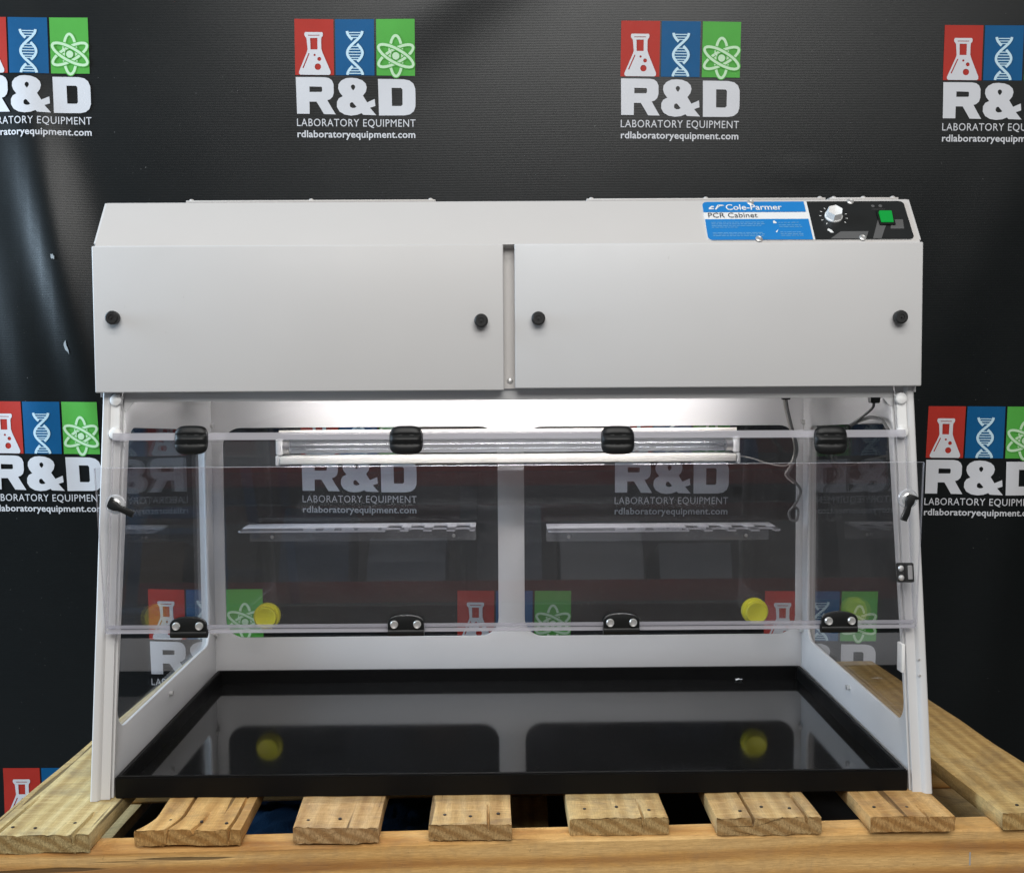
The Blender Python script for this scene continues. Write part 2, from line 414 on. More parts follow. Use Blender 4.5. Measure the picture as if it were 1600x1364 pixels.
FLASK = [(246, 233), (410, 233), (418, 245), (416, 268), (404, 282), (400, 300), (401, 390), (412, 425), (488, 600), (488, 622), (474, 634), (196, 633), (181, 622), (181, 604), (258, 425), (268, 395), (258, 290), (250, 280), (240, 266), (238, 248)]
FL_H = [[(293, 288), (364, 288), (364, 395), (296, 395)], [(276, 430), (286, 434), (226, 572), (215, 568)], circle(335, 447, 11, 10), circle(380, 484, 19, 14), circle(365, 557, 31, 18), [(272, 259), (385, 259), (385, 266), (272, 266)]]
def logo(u0, w0):
    def fl(lift): return lambda c: ban(u0+(c.x-145)*S_, w0+(c.y-108)*S_, lift)
    bm = nb()
    add_mesh(bm, flat([R_OUT, R_IN]), fl(.0014), 0, 60); add_mesh(bm, flat([A_OUT, A_I1, A_I2]), fl(.0014), 0, 60); add_mesh(bm, flat([D_OUT, D_IN]), fl(.0014), 0, 60)
    me = text_mesh('LABORATORY EQUIPMENT', 0, 0, 1.08); fit_box(me, 153, 1312, 1133, 1047); add_mesh(bm, me, fl(.0014), 0, 60)
    me = text_mesh('rdlaboratoryequipment.com', .018, 0, 1.03); fit_box(me, 155, 1310, 1247, 1158); add_mesh(bm, me, fl(.0014), 0, 60)
    lg = fin('printed_logo', bm, 'print_white', banner, False)
    for nm, mt, x0, x1 in (('red_tile', 'print_red', 143, 521), ('blue_tile', 'print_blue', 537, 915), ('green_tile', 'print_green', 936, 1309)):
        fin(nm, tile(x0, x1, 110, 635, .0008, u0, w0), mt, lg)
    bm = nb(); add_mesh(bm, flat([FLASK]+FL_H), fl(.0014), 0, 70); fin('flask_emblem', bm, 'print_white', lg, False)
    bm = nb()
    for ph, rng in ((0, [(222, 632)]), (math.pi, [(222, 303), (345, 508), (550, 632)])):
        for a, b in rng:
            k = max(6, int((b-a)/16)); pts = []
            for i in range(k+1):
                y = a+(b-a)*i/k; pts.append((727+74*math.cos(math.pi*(y-222)/205+ph), y))
            strip(bm, pts, 25, .0014, u0, w0)
    for y in (236, 260, 284, 366, 392, 418, 444, 470, 490, 570, 594, 618):
        hw = abs(74*math.cos(math.pi*(y-222)/205))-15
        if hw > 8: strip(bm, [(727-hw, y), (727+hw, y)], 9, .0014, u0, w0)
    fin('helix_emblem', bm, 'print_paleblue', lg, False)
    bm = nb()
    for i, an in enumerate((0, 62, -62)):
        q = math.radians(an); pts = []
        for k in range(40):
            t = 2*math.pi*k/40; ex, ey = 62*math.cos(t), 188*math.sin(t)
            pts.append((1125+ex*math.cos(q)-ey*math.sin(q), 452+ex*math.sin(q)+ey*math.cos(q)))
        strip(bm, pts, 42, .0012+.0003*i, u0, w0, 1, True); strip(bm, pts, 25, .00135+.0003*i, u0, w0, 0, True)
    me = flat([circle(1125, 455, 35, 16), [(1060, 390), (1085, 412), (1080, 440), (1050, 415)]]); add_mesh(bm, me, fl(.0024))
    fin('atom_emblem', bm, ['print_palegreen', 'print_green'], lg, False)
for row in range(5):
    half = row % 2
    for k in (range(-1, 2) if half else range(-1, 3)):
        logo(-.3552 + .5525*k + (.276 if half else 0), (0, .3235, .6490, .9830, 1.3180)[row])
for (x, z, a, b) in ((-.7746, .6907, .005, .0065), (-.7599, .5359, .004, .013)):
    bm = nb(); w = 1.0828-z+x*math.sin(TH); pts = []
    for i in range(11):
        t = 2*math.pi*i/11; r = random.uniform(.5, 1.1); pts.append(bm.verts.new(ban(x+w*.014+a*r*math.cos(t)+.2*b*math.sin(t), w+b*r*math.sin(t), .0012)))
    bm.faces.new(pts); fin('scuff_mark', bm, 'scuff', banner, False)

# ------------------------------------------------------------------ pallet
pallet = empty('wooden_pallet', label='weathered softwood pallet of spaced deck boards carrying the cabinet', category='pallet')
def board(name, parent, fl, fr, rl, rr, yf, yr, zt, th, mats, ns=30, flare=None, seed=0, cracks=(), fray=.0016):
    """plank along y: left/right x at front and rear; frayed front end, optional splits running in from the front"""
    rnd = random.Random(seed); bm = nb(); rings = []
    us = [k/22 for k in range(23)]
    for cu, _, _ in cracks: us += [cu-.022, cu-.009, cu+.009, cu+.022]
    us = sorted(u for u in us if all(u in (0, 1) or abs(u-c[0]) > .0085 for c in cracks))
    prof = [(0, .5), (0, .14)] + [(max(.004, min(.996, u)), .02 if u in (0, 1) else 0) for u in us] + [(1, .14), (1, .5), (1, .9)] + [(max(.008, min(.992, u)), 1) for u in reversed(us)] + [(0, .9)]
    ph = rnd.uniform(0, 9)
    fr_ = {q: rnd.uniform(-1, 1) for q in range(len(prof))}
    for i in range(ns+1):
        t = (i/ns)**2.1; y = yf+(yr-yf)*t
        a = fl+(rl-fl)*t + .0020*noise.noise(Vector((y*9, ph, 0))); b = fr+(rr-fr)*t + .0020*noise.noise(Vector((y*9, ph, 5)))
        if flare and y < yf+flare[0]: a -= flare[1]*(1-(y-yf)/flare[0])**1.6
        ring = []
        for k, (u, q) in enumerate(prof):
            x = a+(b-a)*u; z = zt-th*q + .0013*noise.noise(Vector((x*24, y*9, ph)))*(1 if q < .5 else .6); yy = y
            if i == 0:
                yy += fray*fr_[k]*1.1 + .0022*noise.noise(Vector((x*45, q*2, ph)))
                if q > .8: z -= fray*max(0, fr_[k])*1.6
            for cu, ln, dp in cracks:
                if abs(u-cu) < .010 and q < .5 and y < yf+ln: z -= th*dp*(1-(y-yf)/ln)**.5; x += (cu-u)*(b-a)*.45
            ring.append(bm.verts.new((x, yy, z)))
        rings.append(ring)
    n = len(prof)
    for A, B in zip(rings, rings[1:]):
        for i in range(n): bm.faces.new((A[i], A[(i+1) % n], B[(i+1) % n], B[i]))
    for r in (rings[0], rings[-1]): bm.faces.new(r).material_index = 1
    return fin(name, bm, mats, parent)
BO = [(-.569, -.4505, -.548, -.445, -.102, .685), (-.3905, -.2923, -.425, -.305, -.0925, .62), (-.2373, -.146, -.268, -.15, -.0895, .60),
      (-.0914, -.0016, -.10, -.010, -.0845, .61), (.0615, .1697, .055, .163, -.0715, .60), (.2223, .3355, .212, .325, -.0735, .61),
      (.3897, .4828, .376, .47, -.0755, .60), (.5385, .6432, .500, .611, -.0675, .585)]
for i, (a, b, c, d, yf, yr) in enumerate(BO):
    ob = board('deck_board', pallet, a, b, c, d, yf, yr, 0, (.0185, .0165, .0165, .017, .0185, .0185, .0165, .0185)[i], ['wood_deck', 'wood_end'], flare=(.04, .016) if i == 1 else None, seed=i*11+3, cracks=(((.16, .10, .8), (.86, .06, .6)), ((.30, .16, .95), (.88, .09, .9), (.55, .05, .3)), (), ((.72, .05, .5),), ((.74, .05, .35),), ((.35, .12, .5), (.86, .07, .5)), ((.68, .03, .4),), ())[i], fray=(.0026, .0016, .0022, .0012, .0022, .0022, .0012, .0024)[i])
    ob.color = ((.90, .95, .94, 1), (.95, .78, .60, 1), (.88, .78, .76, 1), (.90, .81, .74, 1), (.95, .91, .84, 1), (.94, .88, .84, 1), (.96, .80, .66, 1), (.96, .90, .76, 1))[i]
    for k in range(3 if i not in (2, 6) else 2):
        bm = nb(); x = a+(b-a)*(.2+.3*k+random.uniform(-.06, .06)); y = yf+.022+random.uniform(-.006, .012)
        lathe(bm, (x, y, -.001), (0, 0, 1), [(0, .0020), (.0016, .0020), (.0020, .0014), (.0020, 0)], 8); fin('nail_head', bm, 'steel_nail', ob)
def stringer(name, x0, x1, yl, yr, wd, zt, h, seed, mats):
    bm = nb(); rings = []; ph = seed*3.3; ns = 40
    prof = [(0, .03), (.06, 0), (.5, 0), (.94, 0), (1, .03), (1, .5), (1, .97), (.94, 1), (.06, 1), (0, .97), (0, .66), (0, .33)]
    for i in range(ns+1):
        t = i/ns; x = x0+(x1-x0)*t; y = yl+(yr-yl)*t+.0012*noise.noise(Vector((x*5, ph, 2)))
        rings.append([bm.verts.new((x, y+wd*u+.0008*noise.noise(Vector((x*14, u*3, q*5+ph))), zt-h*q+.0008*noise.noise(Vector((x*8, u*2, q*4+ph))))) for u, q in prof])
    n = len(prof)
    for A, B in zip(rings, rings[1:]):
        for i in range(n): bm.faces.new((A[i], A[(i+1) % n], B[(i+1) % n], B[i]))
    for r in (rings[0], rings[-1]): bm.faces.new(r).material_index = 1
    return fin(name, bm, mats, pallet)
stringer('stringer', -.578, .652, -.1035, -.0595, .036, -.0195, .092, 1, ['wood_stringer', 'wood_end'])
stringer('stringer', -.570, .640, .27, .30, .036, -.0195, .092, 2, ['wood_stringer', 'wood_end'])
stringer('stringer', -.560, .620, .54, .55, .036, -.0195, .092, 3, ['wood_stringer', 'wood_end'])
for i, (a, b, c, d) in enumerate(((-.605, -.520, -.600, -.515), (-.05, .05, -.05, .05), (.565, .655, .545, .635))):
    board('bottom_board', pallet, a, b, c, d, -.08, .56, -.1125, .017, ['wood_deck', 'wood_end'], seed=70+i)
bm = nb(); box(bm, .5035, .5052, -.0645, -.0615, -.06, -.045); fin('staple', bm, 'chrome', pallet)
# blanket under the deck
bm = nb(); n1, n2 = 40, 30
def bl(u, v):
    x = -.40+.36*u; y = .02+.5*v
    q = abs(math.sin((x+y)*60))*abs(math.sin((x-y)*60))
    return Vector((x, y, -.137+.010*q**.5+.012*noise.noise(Vector((x*9, y*9, 1)))))
g = [[bm.verts.new(bl(i/n1, j/n2)) for i in range(n1+1)] for j in range(n2+1)]
for j in range(n2):
    for i in range(n1): bm.faces.new((g[j][i], g[j][i+1], g[j+1][i+1], g[j+1][i]))
ex = bmesh.ops.extrude_face_region(bm, geom=bm.faces[:])
for e in ex['geom']:
    if isinstance(e, bmesh.types.BMVert): e.co.z = -.145
fin('quilted_blanket', bm, 'blue_quilt', label='dark blue quilted blanket lying under the pallet boards', category='blanket')

# ------------------------------------------------------------------ cabinet
cab = empty('laboratory_cabinet', label='white metal bench cabinet with clear folding front shield and black tray, standing on the pallet', category='lab cabinet')
H = .46           # inner half width
D = .47           # back panel
def legY(z): return -.005 + .0756*z/.4631
# tray
bm = nb()
zt = .0251; tw = .007
o = [(-.4575, -.001), (.4575, -.001), (.4575, .4675), (-.4575, .4675)]; i_ = [(-.4505, .006), (.4505, .006), (.4505, .4605), (-.4505, .4605)]
def ring(pts, z): return [bm.verts.new((x, y, z)) for x, y in pts]
A = ring(o, .0008); B = ring(o, zt); C = ring(i_, zt); Dn = ring(i_, .0055)
for P_, Q in ((A, B), (B, C), (C, Dn)):
    for k in range(4): bm.faces.new((P_[k], P_[(k+1) % 4], Q[(k+1) % 4], Q[k]))
bm.faces.new(Dn).material_index = 1; bm.faces.new(A[::-1])
es = [e for e in bm.edges if e.verts[0].co.z > .02 and e.verts[1].co.z > .02 or abs(e.verts[0].co.z-e.verts[1].co.z) > .01]
bmesh.ops.bevel(bm, geom=es, offset=.0014, segments=2, affect='EDGES', clamp_overlap=True)
fin('base_tray', bm, ['rim_black', 'tray_black'], cab)
# back panel with two windows
WL = (-.4435, -.0165, .0755, .4045); WR = (.0245, .4505, .0745, .4035)
bp = plateY('back_panel', [[(-.4815, .0004), (.4815, .0004), (.4815, .690), (-.4815, .690)], rrect(*WL, .028), rrect(*WR, .028)], D, .004, 'paint', cab)
for w_ in (WL, WR):
    bm = nb(); box(bm, w_[0]-.012, w_[1]+.012, D+.0045, D+.0075, w_[2]-.012, w_[3]+.012); fin('window_pane', bm, 'window_acrylic', bp, False)
# side panels
def sidepanel(s):
    prof = [(legY(0)+.006, .0004), (D-.0005, .0004), (D-.0005, .466), (legY(.466)+.006, .466)]
    hole = []
    for cy, cz, a0 in ((.437, .380, 0), (.108, .397, 90), (.047, .100, 180), (.437, .103, 270)):
        for k in range(8):
            a = math.radians(a0+90*k/7); hole.append((cy-.025+.025*math.cos(a) if a0 in (0, 270) else cy+.0+.025*math.cos(a), cz+.025*math.sin(a) if a0 in (0, 90) else cz-.003+.025*math.sin(a)))
    bm = nb(); x0 = s*(H+.002)
    add_mesh(bm, flat([prof, hole], .0014, .0006), lambda c: Vector((x0+c.z, c.x, c.y)))
    bmesh.ops.remove_doubles(bm, verts=bm.verts[:], dist=1e-6)
    sp = fin('side_panel', bm, 'paint', cab)
    bm = nb(); xa, xb = sorted((s*(H+.0046), s*(H+.0076))); 
    vs = []
    for x in (xa, xb): vs.append([bm.verts.new((x, y, z)) for y, z in ((.022, .07), (.455, .07), (.455, .436), (.078, .436))])
    bm.faces.new(vs[0]); bm.faces.new(vs[1][::-1])
    for k in range(4): bm.faces.new((vs[0][k], vs[0][(k+1) % 4], vs[1][(k+1) % 4], vs[1][k]))
    fin('window_pane', bm, 'window_acrylic', sp, False)
    for y, z in ((.225, .058), (.462, .083), (.462, .409)):
        bm = nb(); lathe(bm, (s*(H+.0005), y, z), (-s, 0, 0), [(0, .0034), (.004, .0034), (.0052, .0040), (.0052, 0)], 10); fin('screw', bm, 'chrome', sp)
sidepanel(-1); sidepanel(1)
# front posts: stepped profile leaning back
def post(s):
    prof = [(.4622, 0), (.4705, 0), (.4722, -.0005), (.4735, -.003), (.475, -.0052), (.477, -.006), (.4815, -.006), (.4828, -.005), (.4830, -.003), (.4830, .019), (.4808, .019), (.4808, .0035), (.4622, .0035)]
    bm = nb(); rings = []
    for z in (0.0005, .468):
        rings.append([bm.verts.new((s*x, legY(z)+dy, z)) for x, dy in prof])
    n = len(prof)
    for k in range(n): bm.faces.new((rings[0][k], rings[0][(k+1) % n], rings[1][(k+1) % n], rings[1][k]))
    bm.faces.new(rings[0]); bm.faces.new(rings[1][::-1])
    es = [e for e in bm.edges if abs(e.verts[0].co.z-e.verts[1].co.z) > .1]
    p = fin('corner_post', bm, 'paint', cab)
    return p
pl_, pr_ = post(-1), post(1)
for z in (.150, .132):
    bm = nb(); lathe(bm, (.4745, legY(z)-.0045, z), (0, -1, 0), [(0, .0016), (.0016, .0014), (.0018, 0)], 8); fin('rivet', bm, 'chrome', pr_)
bm = nb(); box(bm, .4575, .4619, legY(.148)+.004, legY(.148)+.020, .132, .166, .001); fin('side_catch', bm, 'white_plastic', cab)
# hood
def hood():
    x0 = .4828; bm = nb()
    # side cheeks + slope + top + front face as a bent sheet
    sec = [(.0655, .4675), (.0655, .633), (.0525, .6355), (.0505, .6362), (.0515, .6375), (.0951, .6922), (.0965, .6932), (.098, .6935), (.476, .6935), (.4785, .691), (.4785, .4605), (.4765, .4605), (.4765, .6905), (.0985, .6905), (.0545, .6355), (.0690, .633), (.0690, .4675)]
    L = [bm.verts.new((-x0, y, z)) for y, z in sec]; R2 = [bm.verts.new((x0, y, z)) for y, z in sec]; n = len(sec)
    for k in range(n): bm.faces.new((L[k], L[(k+1) % n], R2[(k+1) % n], R2[k]))
    bm.faces.new(L); bm.faces.new(R2[::-1])
    hd = fin('hood_shell', bm, 'paint_warm', cab)
    for s in (-1, 1):
        bm = nb(); pr = [(.0660, .4605), (.4780, .4605), (.4780, .6930), (.0975, .6930), (.0560, .640), (.0660, .634)]
        add_mesh(bm, flat([pr], .0012, .0003), lambda c: Vector((s*(x0+.0017)+c.z, c.x, c.y))); bmesh.ops.remove_doubles(bm, verts=bm.verts[:], dist=1e-6)
        fin('hood_cheek', bm, 'paint', cab)
    bm = nb(); box(bm, -.4600, .4600, .0700, .0730, .4542, .4800, .0006)
    fin('header_rail', bm, 'paint', cab)
    for s in (-1, 1):
        bm = nb(); pr = [(.448, .4541), (.4598, .4541), (.4598, .4445), (.4560, .4445)]
        add_mesh(bm, flat([[(s*a, b) for a, b in pr]], .001, .0003), lambda c: Vector((c.x, .0715-c.z, c.y))); fin('corner_gusset', bm, 'paint', cab)
    bm = nb(); box(bm, -.4815, .4815, .0945, .4695, .4860, .4885); fin('hood_floor', bm, 'paint', cab)
    for a, b, y0 in ((-.389, -.088, .0985), (.095, .385, .0985), (.39, .474, .0990)):
        bm = nb(); box(bm, a, b, y0, .33, .6937, .6962, .0006); li = fin('filter_lid', bm, 'paint_warm', cab)
        for x in (a+.006, (a+b)/2, b-.006):
            bm = nb(); lathe(bm, (x, y0+.004, .6960), (0, 0, 1), [(0, .003), (.0012, .0028), (.0022, .0014), (.0024, 0)], 10); fin('lid_screw', bm, 'paint_warm', li)
    return hd
hood()
# hood doors
def door(x0, x1, knobs, dz=0, tilt=0):
    z0, z1 = .4672+dz, .6367
    bm = nb(); box(bm, x0, x1, .0495, .0645, z0, z1, .0016, 3)
    d = fin('hood_door', bm, 'paint', cab)
    for x, z in knobs:
        bm = nb(); lathe(bm, (x, .0495, z), (0, -1, 0), [(0, .0058), (.002, .0058), (.0025, .0078), (.0075, .0082), (.0100, .0076), (.0110, .0064), (.0110, .0034), (.0102, .0030), (.0102, .0012), (.0118, .0010), (.0118, 0)], 30); fin('door_knob', bm, 'black_knob', d)
door(-.4865, -.0066, ((-.4617, .5531), (-.0329, .5472)), -.0014)
door(.0064, .4865, ((.0339, .5495), (.4583, .5486)), .0006)
bm = nb(); lathe(bm, (.0005, .0655, .4765), (0, -1, 0), [(0, .0040), (.0016, .0020), (.002, 0)], 10); fin('hood_rivet', bm, 'chrome', cab)
# control label on the slope
SL0, SL1 = Vector((0, .0515, .6375)), Vector((0, .0951, .6922)); SN = Vector((0, -(SL1.z-SL0.z), SL1.y-SL0.y)).normalized()
def slp(x, s, lift): return SL0 + (SL1-SL0)*s + SN*lift + Vector((x, 0, 0))
LEN = (SL1-SL0).length
def lab(loops, lift, mat, name, parent, thick=0):
    bm = nb(); me = flat([[(x, s*LEN) for x, s in L] for L in loops])
    add_mesh(bm, me, lambda c: slp(c.x, c.y/LEN, lift)); return fin(name, bm, mat, parent, False)
def lab_rr(x0, x1, s0, s1, corners, r=.006):
    out = []
    for cx, cs, a0, on in ((x1, s1, 0, corners[0]), (x0, s1, 90, corners[1]), (x0, s0, 180, corners[2]), (x1, s0, 270, corners[3])):
        if not on: out.append((cx, cs)); continue
        sx = -1 if cx == x1 else 1; ss = -1 if cs == s1 else 1
        for k in range(6):
            a = math.radians(a0+90*k/5); out.append((cx+sx*r+r*math.cos(a), cs+ss*r/LEN+r/LEN*math.sin(a)))
    return out
bm = nb(); me = flat([[(x, s*LEN) for x, s in lab_rr(.2335, .4770, .035, .955, (1, 1, 1, 1))]], .0004)
add_mesh(bm, me, lambda c: slp(c.x, c.y/LEN, .0006+c.z)); cp = fin('control_panel', bm, 'label_white', cab, False, label='printed control label, blue and black, with dial and green switch')
lab([lab_rr(.2335, .3565, .700, .955, (0, 1, 0, 0))], .0014, 'label_blue', 'blue_field', cp)
lab([lab_rr(.2340, .3575, .035, .530, (0, 0, 1, 0))], .0014, 'label_blue', 'blue_field', cp)
lab([lab_rr(.3600, .4770, .035, .955, (1, 0, 0, 1))], .0014, 'label_black', 'black_field', cp)
lab([[(.378, .05), (.392, .22), (.425, .22), (.420, .05)], [(.428, .05), (.440, .50), (.452, .50), (.438, .05)], [(.452, .28), (.456, .50), (.470, .50), (.468, .28)]], .0016, 'label_grey', 'printed_swoosh', cp)
def words(s, x0, x1, s0, s1, mat, name, off=.0, shear=0):
    me = text_mesh(s, off, shear); fit_box(me, x0, x1, s0*LEN, s1*LEN); bm = nb(); add_mesh(bm, me, lambda c: slp(c.x, c.y/LEN, .0018)); fin(name, bm, mat, cp, False)
words('Cole-Parmer', .2610, .3285, .745, .885, 'label_white', 'maker_lettering', .012)
words('PCR Cabinet', .2385, .2975, .565, .680, 'label_dark', 'product_lettering')
lab([[(.2405, .765), (.2405, .80), (.244, .845), (.247, .845), (.247, .82), (.2445, .815), (.243, .79), (.2465, .79), (.2465, .765)], [(.2475, .76), (.2515, .87), (.2535, .87), (.2495, .76)], [(.252, .845), (.2525, .875), (.258, .875), (.2595, .85), (.258, .82), (.2535, .815), (.2545, .84), (.257, .845), (.2565, .852)]], .0018, 'label_white', 'maker_emblem', cp)
rows = []
for s in (.44, .40, .36, .32, .19, .155, .12):
    x = .2405
    while x < (.300 if s != .32 else .272):
        w_ = random.uniform(.002, .0065); rows.append([(x, s), (x+w_, s), (x+w_, s+.012), (x, s+.012)]); x += w_+.001
for s in (.43, .37, .33, .20, .16, .12):
    x = .3205
    while x < .345:
        w_ = random.uniform(.002, .006); rows.append([(x, s), (x+w_, s), (x+w_, s+.012), (x, s+.012)]); x += w_+.001
lab(rows, .0018, 'label_pale', 'fine_print', cp)
lab([[(.3145, .42), (.3145, .47), (.3160, .49), (.3185, .44), (.3185, .42)], [(.3150, .22), (.3165, .24), (.3190, .28), (.3170, .21), (.316, .20)]], .0018, 'label_white', 'printed_symbol', cp)
for x, s in ((.2918, .93), (.2938, .055), (.4129, .945), (.4161, .07)):
    bm = nb(); c = slp(x, s, .0014); lathe(bm, c, SN, [(0, .0042), (.0008, .0042), (.0016, .0030), (.0020, .0026), (.0016, .0012), (.0016, 0)], 16); fin('panel_screw', bm, 'chrome', cp)
# dial
bm = nb(); c = slp(.388, .58, .0014)
lathe(bm, c, SN, [(0, .0105), (.0016, .0105), (.0022, .0098), (.0026, .0092)], 30)
k = 6; A = []; B = []
ax = Vector((1, 0, 0)); ay = (SL1-SL0).normalized()
for j in range(k):
    t = 2*math.pi*j/k+.3
    A.append(bm.verts.new(c+SN*.0022+(ax*math.cos(t)+ay*math.sin(t))*.0102)); B.append(bm.verts.new(c+SN*.0105+(ax*math.cos(t)+ay*math.sin(t))*.0090))
for j in range(k): bm.faces.new((A[j], A[(j+1) % k], B[(j+1) % k], B[j]))
top = bm.verts.new(c+SN*.0085)
for j in range(k): bm.faces.new((B[j], B[(j+1) % k], top))
dial = fin('dial', bm, 'white_plastic', cp, False)
tk = []
for j in range(11):
    a = math.radians(225-27*j+5); ca, sa = math.cos(a), math.sin(a); r0, r1 = .0145, .0170; px, py = -sa*.0004, ca*.0004
    tk.append([(.388+r0*ca+px, .58+(r0*sa+py)/LEN), (.388+r1*ca+px, .58+(r1*sa+py)/LEN), (.388+r1*ca-px, .58+(r1*sa-py)/LEN), (.388+r0*ca-px, .58+(r0*sa-py)/LEN)])
tk.append([(.3765, .25), (.3800, .19), (.3835, .19), (.3815, .26), (.378, .29)])
lab(tk, .0018, 'label_white', 'dial_scale', cp)
# rocker switch
bm = nb()
def obox(bm, x0, x1, s0, s1, l0, l1, mi=0, slope=0):
    vs = [bm.verts.new(slp(x, s, l)) for l in (l0, l1) for x, s in ((x0, s0), (x1, s0), (x1, s1), (x0, s1))]
    if slope:
        for v in (vs[6], vs[7]): v.co += SN*slope
    for f in ((0, 1, 2, 3), (4, 5, 6, 7), (0, 1, 5, 4), (1, 2, 6, 5), (2, 3, 7, 6), (3, 0, 4, 7)): bm.faces.new([vs[q] for q in f]).material_index = mi
obox(bm, .4400, .4590, .36, .70, .0014, .0034); sw = fin('rocker_switch', bm, 'black_plastic', cp, False)
bm = nb(); obox(bm, .4420, .4570, .40, .64, .0034, .0044, 0, .0030); bmesh.ops.bevel(bm, geom=bm.edges[:], offset=.0006, segments=2, affect='EDGES'); 
o_ = fin('lit_rocker', bm, 'green_switch', cp)
lab([circle(.4385, .83, .0022, 10) and [(.4385+.0022*math.cos(t), .83+.0022/LEN*math.sin(t)) for t in [k*.6283 for k in range(10)]], [(.4475+.0024*math.cos(t), .83+.0024/LEN*math.sin(t)) for t in [k*.6283 for k in range(10)]], [(.436, .745), (.452, .745), (.452, .752), (.436, .752)]], .0017, 'label_grey', 'switch_symbol', cp)

# front shield
def sheet(bm, corners, t, nrm):
    """corners: bl, br, tr, tl of the front face; material 1 on the rim"""
    nrm = Vector(nrm).normalized(); F = [bm.verts.new(Vector(c)) for c in corners]; Bk = [bm.verts.new(Vector(c)-nrm*t) for c in corners]
    bm.faces.new(F).material_index = 0; bm.faces.new(Bk[::-1]).material_index = 0
    for k in range(4): bm.faces.new((F[k], F[(k+1) % 4], Bk[(k+1) % 4], Bk[k])).material_index = 1
LN = Vector((0, -1, .1632)).normalized()
def lp(x, z, off): return Vector((x, legY(z), z)) + LN*off
bm = nb(); sheet(bm, (lp(-.468, .1925, .0115), lp(.469, .1915, .0115), lp(.469, .4045, .0115), lp(-.468, .4065, .0115)), .0055, LN)
up = fin('upper_shield', bm, ['acrylic', 'acrylic_edge'], cab, False)
bm = nb(); sheet(bm, (lp(-.468, .4080, .0115), lp(.469, .4060, .0115), lp(.469, .4145, .0115), lp(-.468, .4165, .0115)), .0055, LN)
fin('bright_edge_strip', bm, ['acrylic_edge', 'acrylic_edge'], cab, False)  # added pale band, imitates the light caught in the thick panel edge
fb = .0105; FT = (-.0030, .3815)
bm = nb(); fn = Vector((0, -(FT[1]-.189), -(fb-FT[0]))).normalized()
def fpt(x, q, off=0): return Vector((x, fb+(FT[0]-fb)*q, .189+(FT[1]-.189)*q)) + fn*off
sheet(bm, (fpt(-.468, 0), fpt(.470, -.002), fpt(.4715, 1.0), fpt(-.4712, .998)), .0055, fn)
fs = fin('folded_shield', bm, ['acrylic', 'acrylic_edge'], cab, False)
for z0, z1, o in ((.1858, .1902, .0120), (.1908, .1950, .0085)):
    bm = nb(); sheet(bm, (lp(-.467, z0+.0005, o), lp(.469, z0-.0005, o), lp(.469, z1-.0005, o), lp(-.467, z1+.0005, o)), .0050, LN)
    fin('bright_edge_strip', bm, ['acrylic_edge', 'acrylic_edge'], cab, False)  # added strips, their pale colour stands in for internally bright acrylic edges
# pivot arms with caps
for s, dz in ((-1, 0), (1, -.004)):
    bm = nb(); x = s*.468
    P0 = lp(x, .456+dz, .004); P1 = lp(x, .415+dz, .004)
    for k, (c, d) in enumerate(((P0, 1),)):
        pass
    q = [lp(x-.0055, .413+dz, .0015), lp(x+.0055, .413+dz, .0015), lp(x+.0055, .459+dz, .0015), lp(x-.0055, .459+dz, .0015)]
    a = [bm.verts.new(v) for v in q]; b = [bm.verts.new(v+LN*.003) for v in q]
    bm.faces.new(a[::-1]); bm.faces.new(b)
    for k in range(4): bm.faces.new((a[k], a[(k+1) % 4], b[(k+1) % 4], b[k]))
    bmesh.ops.bevel(bm, geom=bm.edges[:], offset=.0007, segments=2, affect='EDGES')
    arm = fin('pivot_arm', bm, 'white_plastic', cab)
    for z in (.456+dz, .4165+dz):
        bm = nb(); lathe(bm, lp(x-s*.001, z, .004), LN, [(0, .0074), (.002, .0074), (.004, .0066), (.0052, .0046), (.0056, 0)], 26); fin('pivot_cap', bm, 'white_plastic', arm)
# upper hinges: rounded black plastic covers with a barrel across the middle
def hinge_top(x, z):
    bm = nb(); hw, hh = .0198, .0168; nx, nz = 26, 30; g = []
    for j in range(nz+1):
        v = -1+2*j/nz; r = []
        for i in range(nx+1):
            u = -1+2*i/nx
            # squircle outline
            k = 3.6; m = max(abs(u), abs(v)); rr = (abs(u)**k+abs(v)**k)**(1/k) if m else 1; f = m/rr if rr else 1
            du, dv = u*f, v*f
            e = max(0, 1-max(abs(u), abs(v))**6)
            h = .0022+.0040*e
            zz = dv*hh
            h += e*(.0020*math.exp(-((zz)/.0028)**2) - .0011*math.exp(-((zz-.0056)/.0012)**2) - .0011*math.exp(-((zz+.0056)/.0012)**2))
            if m > .999: h = .0
            r.append(bm.verts.new(lp(x+du*hw, z+zz, .0125+h)))
        g.append(r)
    for j in range(nz):
        for i in range(nx): bm.faces.new((g[j][i], g[j][i+1], g[j+1][i+1], g[j+1][i]))
    bo = [g[0][i] for i in range(nx+1)]+[g[j][nx] for j in range(1, nz+1)]+[g[nz][i] for i in range(nx-1, -1, -1)]+[g[j][0] for j in range(nz-1, 0, -1)]
    bm.faces.new(bo[::-1])
    fin('shield_hinge', bm, 'black_plastic', cab)
for x, z in ((-.375, .4077), (-.1224, .406), (.1271, .4043), (.379, .4027)): hinge_top(x, z)
